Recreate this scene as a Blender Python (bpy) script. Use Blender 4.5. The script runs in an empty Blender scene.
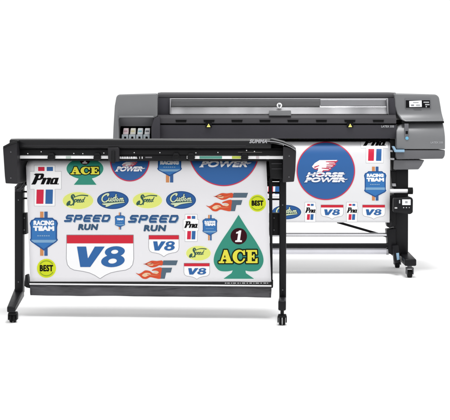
import bpy, bmesh, math
import numpy as np
from mathutils import Vector, Matrix

scene = bpy.context.scene
COL = scene.collection
FPX, CX, HY, CAMH = 1200.0, 225.0, 120.0, 1.36      # focal length in photo pixels, principal point, eye height

# ------------------------------------------------------------------ materials
def lin(c):
    return tuple((v/255/12.92) if v/255 <= .04045 else ((v/255+.055)/1.055)**2.4 for v in c)

MATS = {}
def mat(name, rgb, rough=.5, metal=0., spec=.3, noise=0., nscale=30., bump=0., bscale=300., emit=None, linear=False):
    if name in MATS: return MATS[name]
    m = bpy.data.materials.new(name); m.use_nodes = True
    nt = m.node_tree; b = nt.nodes['Principled BSDF']
    c = rgb if linear else lin(rgb)
    b.inputs['Base Color'].default_value = (*c, 1)
    b.inputs['Roughness'].default_value = rough
    b.inputs['Metallic'].default_value = metal
    b.inputs['Specular IOR Level'].default_value = spec
    tc = nt.nodes.new('ShaderNodeTexCoord')
    if noise > 0:
        n = nt.nodes.new('ShaderNodeTexNoise'); n.inputs['Scale'].default_value = nscale
        n.inputs['Detail'].default_value = 5
        nt.links.new(tc.outputs['Object'], n.inputs['Vector'])
        r = nt.nodes.new('ShaderNodeValToRGB')
        r.color_ramp.elements[0].position = .3; r.color_ramp.elements[1].position = .7
        r.color_ramp.elements[0].color = (*[v*(1-noise) for v in c], 1)
        r.color_ramp.elements[1].color = (*[min(1, v*(1+noise)) for v in c], 1)
        nt.links.new(n.outputs['Fac'], r.inputs['Fac'])
        nt.links.new(r.outputs['Color'], b.inputs['Base Color'])
        mr = nt.nodes.new('ShaderNodeMapRange')
        mr.inputs['To Min'].default_value = max(.02, rough-.08); mr.inputs['To Max'].default_value = min(1, rough+.08)
        nt.links.new(n.outputs['Fac'], mr.inputs['Value'])
        nt.links.new(mr.outputs['Result'], b.inputs['Roughness'])
    if bump > 0:
        n2 = nt.nodes.new('ShaderNodeTexNoise'); n2.inputs['Scale'].default_value = bscale
        n2.inputs['Detail'].default_value = 3
        nt.links.new(tc.outputs['Object'], n2.inputs['Vector'])
        bp = nt.nodes.new('ShaderNodeBump'); bp.inputs['Strength'].default_value = bump
        bp.inputs['Distance'].default_value = .002
        nt.links.new(n2.outputs['Fac'], bp.inputs['Height'])
        nt.links.new(bp.outputs['Normal'], b.inputs['Normal'])
    if emit:
        b.inputs['Emission Color'].default_value = (*lin(emit[0]), 1); b.inputs['Emission Strength'].default_value = emit[1]
    MATS[name] = m
    return m

M_floor   = mat('white_studio_paper', (.93, .93, .93), .9, spec=.1, linear=True)
M_black   = mat('black_plastic', (17, 17, 19), .46, spec=.14, noise=.12, nscale=9, bump=.08, bscale=500)
M_black2  = mat('soft_black_plastic', (23, 23, 25), .5, spec=.16, noise=.1, nscale=7, bump=.1, bscale=450)
M_lid     = mat('satin_black_cover', (17, 17, 19), .3, spec=.25, noise=.1, nscale=4)
M_cap     = mat('charcoal_end_cap', (34, 33, 36), .45, spec=.2, noise=.06, nscale=5, bump=.12, bscale=600)
M_leg     = mat('black_powder_coat', (18, 18, 21), .4, spec=.16, noise=.1, nscale=12, bump=.1, bscale=700)
M_rubber  = mat('black_rubber', (16, 16, 17), .7, spec=.15, noise=.15, nscale=40)
M_pbody   = mat('graphite_plastic', (60, 59, 62), .48, spec=.2, noise=.05, nscale=5, bump=.1, bscale=600)
M_pbody2  = mat('dark_graphite_plastic', (51, 50, 55), .5, spec=.18, noise=.05, nscale=5, bump=.1, bscale=600)
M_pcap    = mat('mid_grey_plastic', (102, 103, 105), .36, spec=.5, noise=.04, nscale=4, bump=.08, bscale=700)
M_pcap2   = mat('darker_grey_plastic', (88, 88, 91), .48, spec=.3, noise=.05, nscale=4, bump=.08, bscale=700)  # darker grey plastic for recess, lower band and chin
M_slot    = mat('black_recess', (16, 16, 17), .8, spec=.1)
M_alu     = mat('brushed_aluminium', (205, 205, 208), .28, metal=1., noise=.06, nscale=3)
M_alu2    = mat('satin_aluminium', (150, 150, 153), .4, metal=1., noise=.06, nscale=3)
M_tube    = mat('white_card_tube', (226, 226, 228), .5, spec=.3, noise=.02, nscale=20)
M_gtube   = mat('pale_grey_tube', (196, 196, 202), .45, spec=.3, noise=.03, nscale=10)
M_white   = mat('white_plastic', (232, 232, 233), .4, spec=.4)
M_lgrey   = mat('pale_legend_ink', (140, 141, 144), .5)
M_lgrey2  = mat('soft_white_ink', (150, 150, 154), .5)
M_wtxt    = mat('white_legend_ink', (206, 206, 208), .5)
M_yellow  = mat('warning_yellow', (235, 225, 120), .5)
M_blue    = mat('pale_blue_plastic', (128, 160, 184), .4)
M_screw   = mat('zinc_screw', (200, 200, 200), .3, metal=1.)
M_caster  = mat('dull_steel', (92, 92, 95), .45, metal=.8)
M_highlight    = mat('grey_highlight', (150, 150, 153), .35, metal=.6)  # colour of the painted highlight on the right end cap
M_screen  = mat('lit_display', (225, 228, 230), .3, emit=((225, 228, 230), .12))
M_led     = mat('blue_indicator', (92, 150, 178), .3, emit=((110, 180, 210), .12))
M_sheet   = mat('white_vinyl', (205, 204, 207), .38, spec=.35, noise=.006, nscale=2.5, bump=.05, bscale=25)
M_sheetp  = mat('bright_white_vinyl', (203, 203, 205), .42, spec=.35, noise=.006, nscale=2.5, bump=.05, bscale=25)

def ink(rgb):
    return mat('ink_%02x%02x%02x' % rgb, tuple(v*(.74 if sum(rgb) > 700 else .65) for v in lin(rgb)), .45, spec=.06 if sum(rgb) < 150 else .2, linear=True)

def fabric():
    m = bpy.data.materials.new('grey_basket_fabric'); m.use_nodes = True
    nt = m.node_tree; b = nt.nodes['Principled BSDF']; b.inputs['Roughness'].default_value = .4
    b.inputs['Specular IOR Level'].default_value = .5
    tc = nt.nodes.new('ShaderNodeTexCoord'); mp = nt.nodes.new('ShaderNodeMapping')
    mp.inputs['Scale'].default_value = (3.2, 3, 12); mp.inputs['Rotation'].default_value = (0, .35, 0)
    nt.links.new(tc.outputs['Object'], mp.inputs['Vector'])
    n = nt.nodes.new('ShaderNodeTexNoise'); n.inputs['Scale'].default_value = 1.6; n.inputs['Detail'].default_value = 6
    nt.links.new(mp.outputs['Vector'], n.inputs['Vector'])
    r = nt.nodes.new('ShaderNodeValToRGB')
    r.color_ramp.elements[0].position = .32; r.color_ramp.elements[1].position = .72
    r.color_ramp.elements[0].color = (*lin((46, 45, 49)), 1); r.color_ramp.elements[1].color = (*lin((70, 69, 74)), 1)  # streaky tones put diagonal sheen into the cloth colour
    nt.links.new(n.outputs['Fac'], r.inputs['Fac']); nt.links.new(r.outputs['Color'], b.inputs['Base Color'])
    bp = nt.nodes.new('ShaderNodeBump'); bp.inputs['Strength'].default_value = 1.0; bp.inputs['Distance'].default_value = .03
    m2 = nt.nodes.new('ShaderNodeMapping'); m2.inputs['Rotation'].default_value = (0, .45, 0); m2.inputs['Scale'].default_value = (2.2, 1, 15)
    nt.links.new(tc.outputs['Object'], m2.inputs['Vector'])
    n3 = nt.nodes.new('ShaderNodeTexNoise'); n3.inputs['Scale'].default_value = 1.3; n3.inputs['Detail'].default_value = 3; n3.inputs['Distortion'].default_value = .6
    nt.links.new(m2.outputs['Vector'], n3.inputs['Vector']); nt.links.new(n3.outputs['Fac'], bp.inputs['Height'])
    wv = nt.nodes.new('ShaderNodeTexNoise'); wv.inputs['Scale'].default_value = 420
    nt.links.new(tc.outputs['Object'], wv.inputs['Vector'])
    b2 = nt.nodes.new('ShaderNodeBump'); b2.inputs['Strength'].default_value = .35; b2.inputs['Distance'].default_value = .002
    nt.links.new(wv.outputs['Fac'], b2.inputs['Height']); nt.links.new(bp.outputs['Normal'], b2.inputs['Normal']); nt.links.new(b2.outputs['Normal'], b.inputs['Normal'])
    return m
M_fabric = fabric()

def glass():
    m = bpy.data.materials.new('clear_window_glass'); m.use_nodes = True
    nt = m.node_tree; nt.nodes.clear()
    o = nt.nodes.new('ShaderNodeOutputMaterial'); t = nt.nodes.new('ShaderNodeBsdfTransparent')
    t.inputs['Color'].default_value = (.96, .96, .965, 1)
    g = nt.nodes.new('ShaderNodeBsdfGlossy'); g.inputs['Roughness'].default_value = .08
    f = nt.nodes.new('ShaderNodeFresnel'); f.inputs['IOR'].default_value = 1.45
    mx = nt.nodes.new('ShaderNodeMixShader')
    nt.links.new(f.outputs[0], mx.inputs[0]); nt.links.new(t.outputs[0], mx.inputs[1]); nt.links.new(g.outputs[0], mx.inputs[2])
    nt.links.new(mx.outputs[0], o.inputs['Surface'])
    return m
M_glass = glass()
def guide():
    m = bpy.data.materials.new('painted_reflection_metal'); m.use_nodes = True
    nt = m.node_tree; b = nt.nodes['Principled BSDF']; b.inputs['Metallic'].default_value = 1; b.inputs['Roughness'].default_value = .34
    tc = nt.nodes.new('ShaderNodeTexCoord'); mp = nt.nodes.new('ShaderNodeMapping'); mp.inputs['Scale'].default_value = (2.2, .3, .3)
    nt.links.new(tc.outputs['Object'], mp.inputs['Vector'])
    n = nt.nodes.new('ShaderNodeTexNoise'); n.inputs['Scale'].default_value = 1.5; n.inputs['Detail'].default_value = 2
    nt.links.new(mp.outputs['Vector'], n.inputs['Vector'])
    r = nt.nodes.new('ShaderNodeValToRGB'); r.color_ramp.elements[0].position = .3; r.color_ramp.elements[1].position = .7
    r.color_ramp.elements[0].color = (.36, .36, .37, 1); r.color_ramp.elements[1].color = (.9, .9, .91, 1)  # light and dark bands paint studio reflections into the metal colour
    nt.links.new(n.outputs['Fac'], r.inputs['Fac']); nt.links.new(r.outputs['Color'], b.inputs['Base Color'])
    return m
M_guide = guide()

# ------------------------------------------------------------------ object helpers
def link(name, me, parent=None):
    o = bpy.data.objects.new(name, me); COL.objects.link(o)
    if parent is not None: o.parent = parent
    return o

def root(name, loc, rz, label, cat, group=None):
    o = bpy.data.objects.new(name, None); COL.objects.link(o)
    o.empty_display_size = .2; o.location = loc; o.rotation_euler = (0, 0, rz)
    o['label'] = label; o['category'] = cat
    if group: o['group'] = group
    return o

def finish(bm, name, mats, parent, label=None, sharp=35):
    bmesh.ops.recalc_face_normals(bm, faces=bm.faces[:])
    for f in bm.faces: f.smooth = True
    me = bpy.data.meshes.new(name); bm.to_mesh(me); bm.free()
    for m in (mats if isinstance(mats, (list, tuple)) else [mats]): me.materials.append(m)
    me.set_sharp_from_angle(angle=math.radians(sharp))
    o = link(name, me, parent)
    if label: o['label'] = label
    return o

def bev(bm, geom_faces, off, seg=2, ang=25):
    if off <= 0: return
    es = set()
    for f in geom_faces:
        for e in f.edges:
            if len(e.link_faces) == 2 and e.calc_face_angle(0) > math.radians(ang): es.add(e)
    if es:
        bmesh.ops.bevel(bm, geom=list(es), offset=off, segments=seg, affect='EDGES', clamp_overlap=True, profile=.5)

def solid(bm, ring0, ring1, off=0, seg=2, mi=0):
    """prism between two matching rings of 3-D points"""
    t = bmesh.new()
    a = [t.verts.new(p) for p in ring0]; b = [t.verts.new(p) for p in ring1]
    n = len(a)
    t.faces.new(a); t.faces.new(b[::-1])
    for i in range(n):
        t.faces.new((a[i], b[i], b[(i+1) % n], a[(i+1) % n]))
    bmesh.ops.recalc_face_normals(t, faces=t.faces[:])
    bev(t, t.faces[:], off, seg)
    for f in t.faces: f.material_index = mi
    merge(bm, t)

def merge(bm, t):
    me = bpy.data.meshes.new('tmp'); t.to_mesh(me); t.free(); bm.from_mesh(me); bpy.data.meshes.remove(me)

def box(bm, x0, x1, y0, y1, z0, z1, off=0, seg=2, mi=0):
    solid(bm, [(x0, y0, z0), (x1, y0, z0), (x1, y0, z1), (x0, y0, z1)],
          [(x0, y1, z0), (x1, y1, z0), (x1, y1, z1), (x0, y1, z1)], off, seg, mi)

def bow(bm, fn, near, n=10):
    # curve the front of a cover: slice it in level bands, then push the front verts back by fn(0..1 from bottom to top)
    zs = [v.co.z for v in bm.verts]; z0, z1 = min(zs), max(zs)
    for i in range(1, n):
        bmesh.ops.bisect_plane(bm, geom=bm.verts[:]+bm.edges[:]+bm.faces[:], plane_co=(0, 0, z0+(z1-z0)*i/n), plane_no=(0, 0, 1))
    for v in bm.verts:
        if v.co.y < near: v.co.y += fn((v.co.z-z0)/(z1-z0))

def tube(bm, p0, p1, r, n=20, mi=0, r1=None, off=0):
    p0, p1 = Vector(p0), Vector(p1); d = (p1-p0).normalized()
    u = d.orthogonal().normalized(); v = d.cross(u)
    r1 = r if r1 is None else r1
    A = [p0+(u*math.cos(2*math.pi*i/n)+v*math.sin(2*math.pi*i/n))*r for i in range(n)]
    B = [p1+(u*math.cos(2*math.pi*i/n)+v*math.sin(2*math.pi*i/n))*r1 for i in range(n)]
    solid(bm, A, B, off, 2, mi)

def sweep(bm, pts, r, n=10, mi=0):
    for a, b in zip(pts[:-1], pts[1:]): tube(bm, a, b, r, n, mi)

# ------------------------------------------------------------------ frames: photo measurements -> real positions at a given depth
PRN_Y = 10.33
def FP(px, py, y):                       # printer frame (not turned)
    Y = PRN_Y+y
    return ((px-CX)*Y/FPX, CAMH-(py-HY)*Y/FPX)
_YL, _YR = 1632/(322.3-HY), 1632/(325.0-HY)
_XL, _XR = (11.5-CX)*_YL/FPX, (282-CX)*_YR/FPX
CUT_RZ = math.atan2(_YL-_YR, _XR-_XL)
CX0, CY0 = (_XL+_XR)/2, (_YL+_YR)/2
cc, ss = math.cos(CUT_RZ), math.sin(CUT_RZ)
def FC(px, py, w):                       # cutter frame (turned a little to the left)
    k = (px-CX)/FPX
    u = (k*(CY0+w*cc)-CX0-w*ss)/(cc+k*ss)
    Y = CY0-u*ss+w*cc
    return (u, CAMH-(py-HY)*Y/FPX)

def prism(bm, frame, poly, d0, d1, off=0, seg=2, mi=0):
    r = [frame(x, y, d0) for x, y in poly]
    solid(bm, [(a, d0, b) for a, b in r], [(a, d1, b) for a, b in r], off, seg, mi)

def rail(bm, frame, px0, px1, prof, off=0, seg=2, mi=0, pxc=None):
    """bar along the machine: prof = [(depth, py)] read at px pxc; ends at px0, px1"""
    pxc = (px0+px1)/2 if pxc is None else pxc
    d = prof[0][0]
    u0 = frame(px0, prof[0][1], d)[0]; u1 = frame(px1, prof[0][1], d)[0]
    pr = [(w, frame(pxc, py, w)[1]) for w, py in prof]
    solid(bm, [(u0, w, z) for w, z in pr], [(u1, w, z) for w, z in pr], off, seg, mi)

# ------------------------------------------------------------------ 2-D artwork: signed distances, then outline meshes
def seg_sdf(segs, X, Y):
    D = np.full(X.shape, 1e9); C = np.zeros(X.shape, bool)
    for (ax, ay, bx, by) in segs:
        dx, dy = bx-ax, by-ay; L = dx*dx+dy*dy
        if L < 1e-12: continue
        t = np.clip(((X-ax)*dx+(Y-ay)*dy)/L, 0, 1)
        D = np.minimum(D, (X-ax-t*dx)**2+(Y-ay-t*dy)**2)
        if ay != by:
            c = ((ay > Y) != (by > Y))
            C ^= c & (X < dx*(Y-ay)/dy+ax)
    D = np.sqrt(D)
    return np.where(C, -D, D)

def smooth(pts, n=5, closed=True):
    out = []; N = len(pts)
    rng = range(N) if closed else range(N-1)
    for i in rng:
        g = lambda k: pts[k % N] if closed else pts[min(max(k, 0), N-1)]
        p0, p1, p2, p3 = g(i-1), g(i), g(i+1), g(i+2)
        for j in range(n):
            t = j/n
            out.append(tuple(.5*((2*p1[a])+(-p0[a]+p2[a])*t+(2*p0[a]-5*p1[a]+4*p2[a]-p3[a])*t*t+(-p0[a]+3*p1[a]-3*p2[a]+p3[a])*t**3) for a in (0, 1)))
    if not closed: out.append(tuple(pts[-1]))
    return out

class S:                                  # a shape: function of (X, Y) giving signed distance, and a bounding box
    def __init__(s, f, bb): s.f, s.bb = f, bb
    def __or__(s, o): return S(lambda X, Y: np.minimum(s.f(X, Y), o.f(X, Y)), (min(s.bb[0], o.bb[0]), min(s.bb[1], o.bb[1]), max(s.bb[2], o.bb[2]), max(s.bb[3], o.bb[3])))
    def __sub__(s, o): return S(lambda X, Y: np.maximum(s.f(X, Y), -o.f(X, Y)), s.bb)
    def __and__(s, o): return S(lambda X, Y: np.maximum(s.f(X, Y), o.f(X, Y)), s.bb)
    def grow(s, d): return S(lambda X, Y: s.f(X, Y)-d, (s.bb[0]-d, s.bb[1]-d, s.bb[2]+d, s.bb[3]+d))

def poly(pts):
    segs = [(*pts[i], *pts[(i+1) % len(pts)]) for i in range(len(pts))]
    xs = [p[0] for p in pts]; ys = [p[1] for p in pts]
    return S(lambda X, Y: seg_sdf(segs, X, Y), (min(xs), min(ys), max(xs), max(ys)))
def rect(x0, y0, x1, y1): return poly([(x0, y0), (x1, y0), (x1, y1), (x0, y1)])
def ell(cx, cy, rx, ry):
    return S(lambda X, Y: (np.sqrt(((X-cx)/rx)**2+((Y-cy)/ry)**2)-1)*min(rx, ry), (cx-rx, cy-ry, cx+rx, cy+ry))
def stroke(pts, r0, r1=None, sm=True):
    if sm and len(pts) > 2: pts = smooth(pts, 4, False)
    n = len(pts)-1; rr = [r0]*(n+1) if r1 is None else [r0+(r1-r0)*i/n for i in range(n+1)]
    def f(X, Y):
        D = np.full(X.shape, 1e9)
        for i in range(n):
            (ax, ay), (bx, by) = pts[i], pts[i+1]; dx, dy = bx-ax, by-ay; L = dx*dx+dy*dy+1e-12
            t = np.clip(((X-ax)*dx+(Y-ay)*dy)/L, 0, 1)
            D = np.minimum(D, np.sqrt((X-ax-t*dx)**2+(Y-ay-t*dy)**2)-(rr[i]+(rr[i+1]-rr[i])*t))
        return D
    xs = [p[0] for p in pts]; ys = [p[1] for p in pts]; R = max(rr)
    return S(f, (min(xs)-R, min(ys)-R, max(xs)+R, max(ys)+R))
def union(l):
    r = l[0]
    for s in l[1:]: r = r | s
    return r
def mapped(fn, box, src):                 # place points drawn in a source box into a photo-pixel box
    x0, y0, x1, y1 = box; a, b, c, d = src
    return [(x0+(x-a)/(c-a)*(x1-x0), y0+(y-b)/(d-b)*(y1-y0)) for x, y in fn]

_tc = {}
def text_segs(txt, spacing=1.0):
    if (txt, spacing) in _tc: return _tc[(txt, spacing)]
    cu = bpy.data.curves.new('t', 'FONT'); cu.body = txt; cu.resolution_u = 5; cu.space_character = spacing
    o = bpy.data.objects.new('t', cu); COL.objects.link(o)
    dg = bpy.context.evaluated_depsgraph_get(); me = o.evaluated_get(dg).to_mesh()
    bm = bmesh.new(); bm.from_mesh(me); bmesh.ops.remove_doubles(bm, verts=bm.verts[:], dist=1e-5)
    sg = [(e.verts[0].co.x, -e.verts[0].co.y, e.verts[1].co.x, -e.verts[1].co.y) for e in bm.edges if len(e.link_faces) == 1]
    bm.free(); o.evaluated_get(dg).to_mesh_clear(); bpy.data.objects.remove(o); bpy.data.curves.remove(cu)
    _tc[(txt, spacing)] = sg
    return sg
def text(txt, x0, y0, x1, y1, bold=.3, shear=0., spacing=1.0):
    sg = np.array(text_segs(txt, spacing))
    xs = np.concatenate([sg[:, 0], sg[:, 2]]); ys = np.concatenate([sg[:, 1], sg[:, 3]])
    ax, bx, ay, by = xs.min(), xs.max(), ys.min(), ys.max()
    X0, X1, Y0, Y1 = x0+bold, x1-bold, y0+bold, y1-bold
    sh = shear*(Y1-Y0)
    def T(x, y):
        v = (y-ay)/(by-ay)
        return X0+(x-ax)/(bx-ax)*(X1-X0-sh)+(1-v)*sh, Y0+v*(Y1-Y0)
    segs = [(*T(a, b), *T(c, d)) for a, b, c, d in sg]
    return S(lambda X, Y: seg_sdf(segs, X, Y)-bold, (x0, y0, x1, y1))

def contour(shape, h):
    x0, y0, x1, y1 = shape.bb
    xs = np.arange(x0-1.5*h, x1+2*h, h); ys = np.arange(y0-1.5*h, y1+2*h, h)
    X, Y = np.meshgrid(xs, ys); V = shape.f(X, Y); V = np.where(np.abs(V) < 1e-6, 1e-6, V); I = V < 0
    n = I[:-1, :-1].astype(int)+I[:-1, 1:]+I[1:, :-1]+I[1:, 1:]
    polys = []
    for r in range(n.shape[0]):
        row = n[r]; full = row == 4
        if full.any():
            idx = np.flatnonzero(np.diff(np.concatenate([[0], full.astype(int), [0]])))
            for a, b in zip(idx[::2], idx[1::2]):
                while a < b:
                    e = min(b, a+60)
                    polys.append([(xs[a], ys[r]), (xs[e], ys[r]), (xs[e], ys[r+1]), (xs[a], ys[r+1])]); a = e
        for c in np.flatnonzero((row > 0) & (row < 4)):
            P = [(xs[c], ys[r]), (xs[c+1], ys[r]), (xs[c+1], ys[r+1]), (xs[c], ys[r+1])]
            W = [V[r, c], V[r, c+1], V[r+1, c+1], V[r+1, c]]
            q = []
            for i in range(4):
                j = (i+1) % 4
                if W[i] < 0: q.append(P[i])
                if (W[i] < 0) != (W[j] < 0):
                    t = W[i]/(W[i]-W[j]); q.append((P[i][0]+t*(P[j][0]-P[i][0]), P[i][1]+t*(P[j][1]-P[i][1])))
            if len(q) > 2: polys.append(q)
    return polys

def art(name, layers, place, parent, label=None, h=.25, clip=None, base=1):
    """layers: [(shape, rgb or material)], drawn bottom to top; place(pxs, pys, layer) -> Nx3"""
    P, F, MI, mats = [], [], [], []
    for li, (sh, col) in enumerate(layers):
        m = ink(col) if isinstance(col, tuple) else col
        if m not in mats: mats.append(m)
        if clip is not None: sh = sh & clip
        ps = contour(sh, h)
        if not ps: continue
        flat = np.array([p for q in ps for p in q]); xyz = place(flat[:, 0], flat[:, 1], li+base)
        k = len(P)
        P.extend(map(tuple, xyz))
        for q in ps:
            F.append(tuple(range(k+len(q)-1, k-1, -1))); k += len(q); MI.append(mats.index(m))
    me = bpy.data.meshes.new(name); me.from_pydata(P, [], F)
    for m in mats: me.materials.append(m)
    me.polygons.foreach_set('material_index', MI); me.update()
    o = link(name, me, parent)
    if label: o['label'] = label
    return o

def face_place(frame, d):                 # flat artwork on a machine face standing at depth d
    def pl(px, py, layer):
        dd = d-.0006*layer-.0004
        return np.array([(lambda r: (r[0], dd, r[1]))(frame(x, y, d)) for x, y in zip(px, py)])
    return pl

def sheet_place(frame, W):
    def pl(px, py, layer):
        px = np.asarray(px, float); py = np.asarray(py, float); w = np.full(px.shape, .2)
        for _ in range(12):
            u, z = frame(px, py, w); w = W(z)
        u, z = frame(px, py, w)
        return np.stack([u, w-.0006*layer, z], 1)
    return pl

# ------------------------------------------------------------------ artwork library (photo-pixel coordinates)
RED, BLUE, NAVY = (226, 35, 72), (48, 108, 176), (36, 84, 150)
WHITE, HALO = (252, 252, 253), (205, 206, 210)
GREEN, CREAM, YEL, LEM = (52, 152, 130), (226, 240, 198), (244, 236, 72), (240, 247, 130)
STEEL, INK, MAROON, ORANGE, TAN = (52, 88, 122), (10, 10, 12), (58, 16, 26), (228, 84, 46), (222, 150, 96)

def L_pro(box, stripes_up, stripes_dn, tb, outline=True, white=True):
    """box = white panel; stripes = (red x0,x1, blue x0,x1, y0,y1); tb = text box"""
    L = []
    r0, r1, b0, b1, y0, y1 = stripes_up; s0, s1, t0, t1, v0, v1 = stripes_dn
    panel = rect(*box); col = rect(min(r0, s0)-1.8, y0-1.5, max(b1, t1)+1.8, v1+2.0)
    if outline: L.append(((panel | col).grow(.4), HALO))
    if white: L += [(panel | col, WHITE)]
    L += [(rect(r0, y0, r1, y1) | poly([(s0+.4, v0), (s1+.4, v0), (s1, v1), (s0, v1)]), RED),
          (rect(b0, y0, b1, y1) | poly([(t0+.4, v0), (t1+.4, v0), (t1, v1), (t0, v1)]), BLUE)]
    src = (22, 113, 262, 206)
    q = lambda pts: poly(mapped(pts, tb, src))
    P = q([(46, 122), (60, 114), (124, 114), (134, 122), (130, 142), (116, 160), (100, 168), (78, 169), (66, 196), (58, 205), (24, 205), (34, 192), (62, 130)]) - q([(92, 128), (108, 128), (98, 154), (82, 154)])
    n = q([(118, 150), (152, 149), (150, 155), (165, 149), (190, 149), (196, 154), (176, 204), (148, 204), (164, 162), (152, 162), (132, 204), (104, 204), (122, 160)])
    a = q([(212, 150), (258, 149), (244, 192), (248, 204), (214, 204), (186, 204), (182, 196), (196, 158)]) - q([(216, 162), (228, 162), (217, 192), (206, 192)])
    d = q([(250, 197), (258, 197), (256, 205), (248, 205)])
    return L+[(union([P, n, a, d]), INK)]

def ace_letters(x0, y0, x1, y1):
    w = (x1-x0); H = y1-y0
    def bx(a, b): return lambda pts: [(x0+(a+(b-a)*px)*w, y0+py*H) for px, py in pts]
    A = bx(0, .345); E = bx(.70, 1.0)
    s = [poly(A([(.38, 0), (.62, 0), (.93, .93), (.60, .93)])), poly(A([(.40, 0), (.52, .12), (.25, .93), (.11, .93)])),
         poly(A([(.25, .58), (.72, .58), (.72, .70), (.22, .70)])), poly(A([(0, .88), (.40, .88), (.40, 1), (0, 1)])), poly(A([(.50, .88), (1.02, .88), (1.02, 1), (.50, 1)])),
         poly(E([(.12, 0), (.46, 0), (.46, 1), (.12, 1)])), poly(E([(0, 0), (.90, 0), (.90, .13), (0, .13)])), poly(E([(0, .87), (.95, .87), (.95, 1), (0, 1)])),
         poly(E([(.4, .43), (.70, .43), (.70, .56), (.4, .56)])), poly(E([(.74, 0), (.90, 0), (.92, .34), (.82, .30)])), poly(E([(.78, .68), (.96, .62), (.96, 1), (.78, 1)])), poly(E([(.60, .32), (.70, .32), (.70, .67), (.60, .67)]))]
    cx0, cx1 = x0+.355*w, x0+.68*w; cw = cx1-cx0
    C = ell(cx0+.5*cw, y0+.5*H, .5*cw, .52*H) - ell(cx0+.60*cw, y0+.5*H, .27*cw, .39*H) - rect(cx0+.70*cw, y0+.36*H, cx1+2, y0+.66*H)
    return union(s+[C, rect(cx0+.84*cw, y0+.02*H, cx0+.96*cw, y0+.37*H)])

def one_glyph(cx, cy, h):
    pts = [(.05, -.5), (.22, -.5), (.10, .34), (.28, .36), (.26, .5), (-.32, .5), (-.30, .36), (-.14, .34), (-.05, -.24), (-.24, -.22), (-.22, -.36), (-.06, -.40)]
    return poly([(cx+x*h, cy+y*h) for x, y in pts])

def L_speed_oval(cx, cy, rx, ry):
    src = (30, 45, 375, 240); b = (cx-rx, cy-ry, cx+rx, cy+ry); k = 2*rx/345
    m = lambda pts: mapped(pts, b, src)
    st = [(((165, 100), (152, 76), (132, 84), (130, 110), (150, 140), (152, 172), (130, 194), (104, 190)), 8, 6), (((110, 150), (92, 160), (78, 182), (84, 197), (104, 184), (112, 160)), 7, 7),
          (((92, 168), (88, 190)), 9, 9), (((140, 100), (152, 140)), 10, 9), (((158, 106), (200, 88), (250, 80), (312, 86)), 3.5, 7),
          (((170, 128), (152, 196)), 5, 5), (((168, 134), (186, 129), (183, 153), (164, 160)), 4.5, 4.5),
          (((192, 146), (210, 138), (206, 127), (193, 140), (197, 162), (214, 156)), 4.5, 4.5), (((217, 146), (235, 137), (230, 126), (218, 140), (222, 162), (240, 154)), 4.5, 4.5),
          (((262, 130), (246, 140), (246, 160), (260, 152), (282, 104)), 4.5, 5), (((262, 150), (272, 158)), 4, 4)]
    return [(ell(cx, cy, rx+.7, ry+.7), (246, 246, 226)), (ell(cx, cy, rx, ry), LEM),
            (union([stroke(m(p), a*k, c*k) for p, a, c in st]), (46, 92, 84))]

def L_custom_oval(cx, cy, rx, ry):
    src = (10, 35, 368, 238); b = (cx-rx, cy-ry, cx+rx, cy+ry); k = 2*rx/358
    m = lambda pts: mapped(pts, b, src)
    st = [(((132, 84), (140, 66), (112, 68), (78, 92), (66, 128), (82, 154), (108, 156), (130, 138)), 9, 7), (((146, 112), (142, 142), (160, 144), (170, 110)), 6, 5), (((168, 120), (172, 148)), 5, 5),
          (((200, 112), (184, 122), (198, 136), (182, 148)), 6, 5), (((226, 72), (210, 148)), 6, 6), (((200, 106), (236, 100)), 5, 5), (((240, 116), (228, 132), (238, 146), (252, 130), (242, 116)), 5, 5),
          (((264, 148), (270, 116)), 5, 5), (((268, 124), (284, 114), (284, 146)), 5, 5), (((284, 124), (302, 112), (302, 144), (312, 140)), 5, 5)]
    sw = poly(smooth(m([(64, 178), (100, 172), (160, 166), (240, 160), (316, 156), (318, 164), (262, 172), (190, 184), (150, 200), (120, 212), (104, 206), (112, 194), (88, 190)]), 3))
    lets = union([stroke(m(p), a*k, c*k) for p, a, c in st]) | sw
    return [(ell(cx, cy, rx+1.0, ry+1.0), (236, 240, 242)), (ell(cx, cy, rx, ry), NAVY), (ell(cx, cy, rx-1.1, ry-1.1), (40, 98, 166)),
            (lets.grow(.55), (24, 62, 104)), (lets, CREAM), (stroke(m([(100, 164), (200, 158), (300, 152)]), 2.6*k), (70, 110, 60))]

def shield_outline(x0, x1, y0, yb, tip, ysh=None):
    w = x1-x0; c = (x0+x1)/2; ysh = y0+.17*(tip-y0) if ysh is None else ysh
    a = .19*w
    return poly([(x0+a, y0), (x1-a, y0), (x1-.7*a, y0+.3*(ysh-y0)), (x1-.25*a, y0+.45*(ysh-y0)), (x1, ysh-.1), (x1-.03*w, ysh+.14*w), (x1-.03*w, yb-.06*w), (x1, yb), (x1-.06*w, yb+.07*w), (c, tip),
                 (x0+.06*w, yb+.07*w), (x0, yb), (x0+.03*w, yb-.06*w), (x0+.03*w, ysh+.14*w), (x0, ysh-.1), (x0+.25*a, y0+.45*(ysh-y0)), (x0+.7*a, y0+.3*(ysh-y0))])

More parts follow.
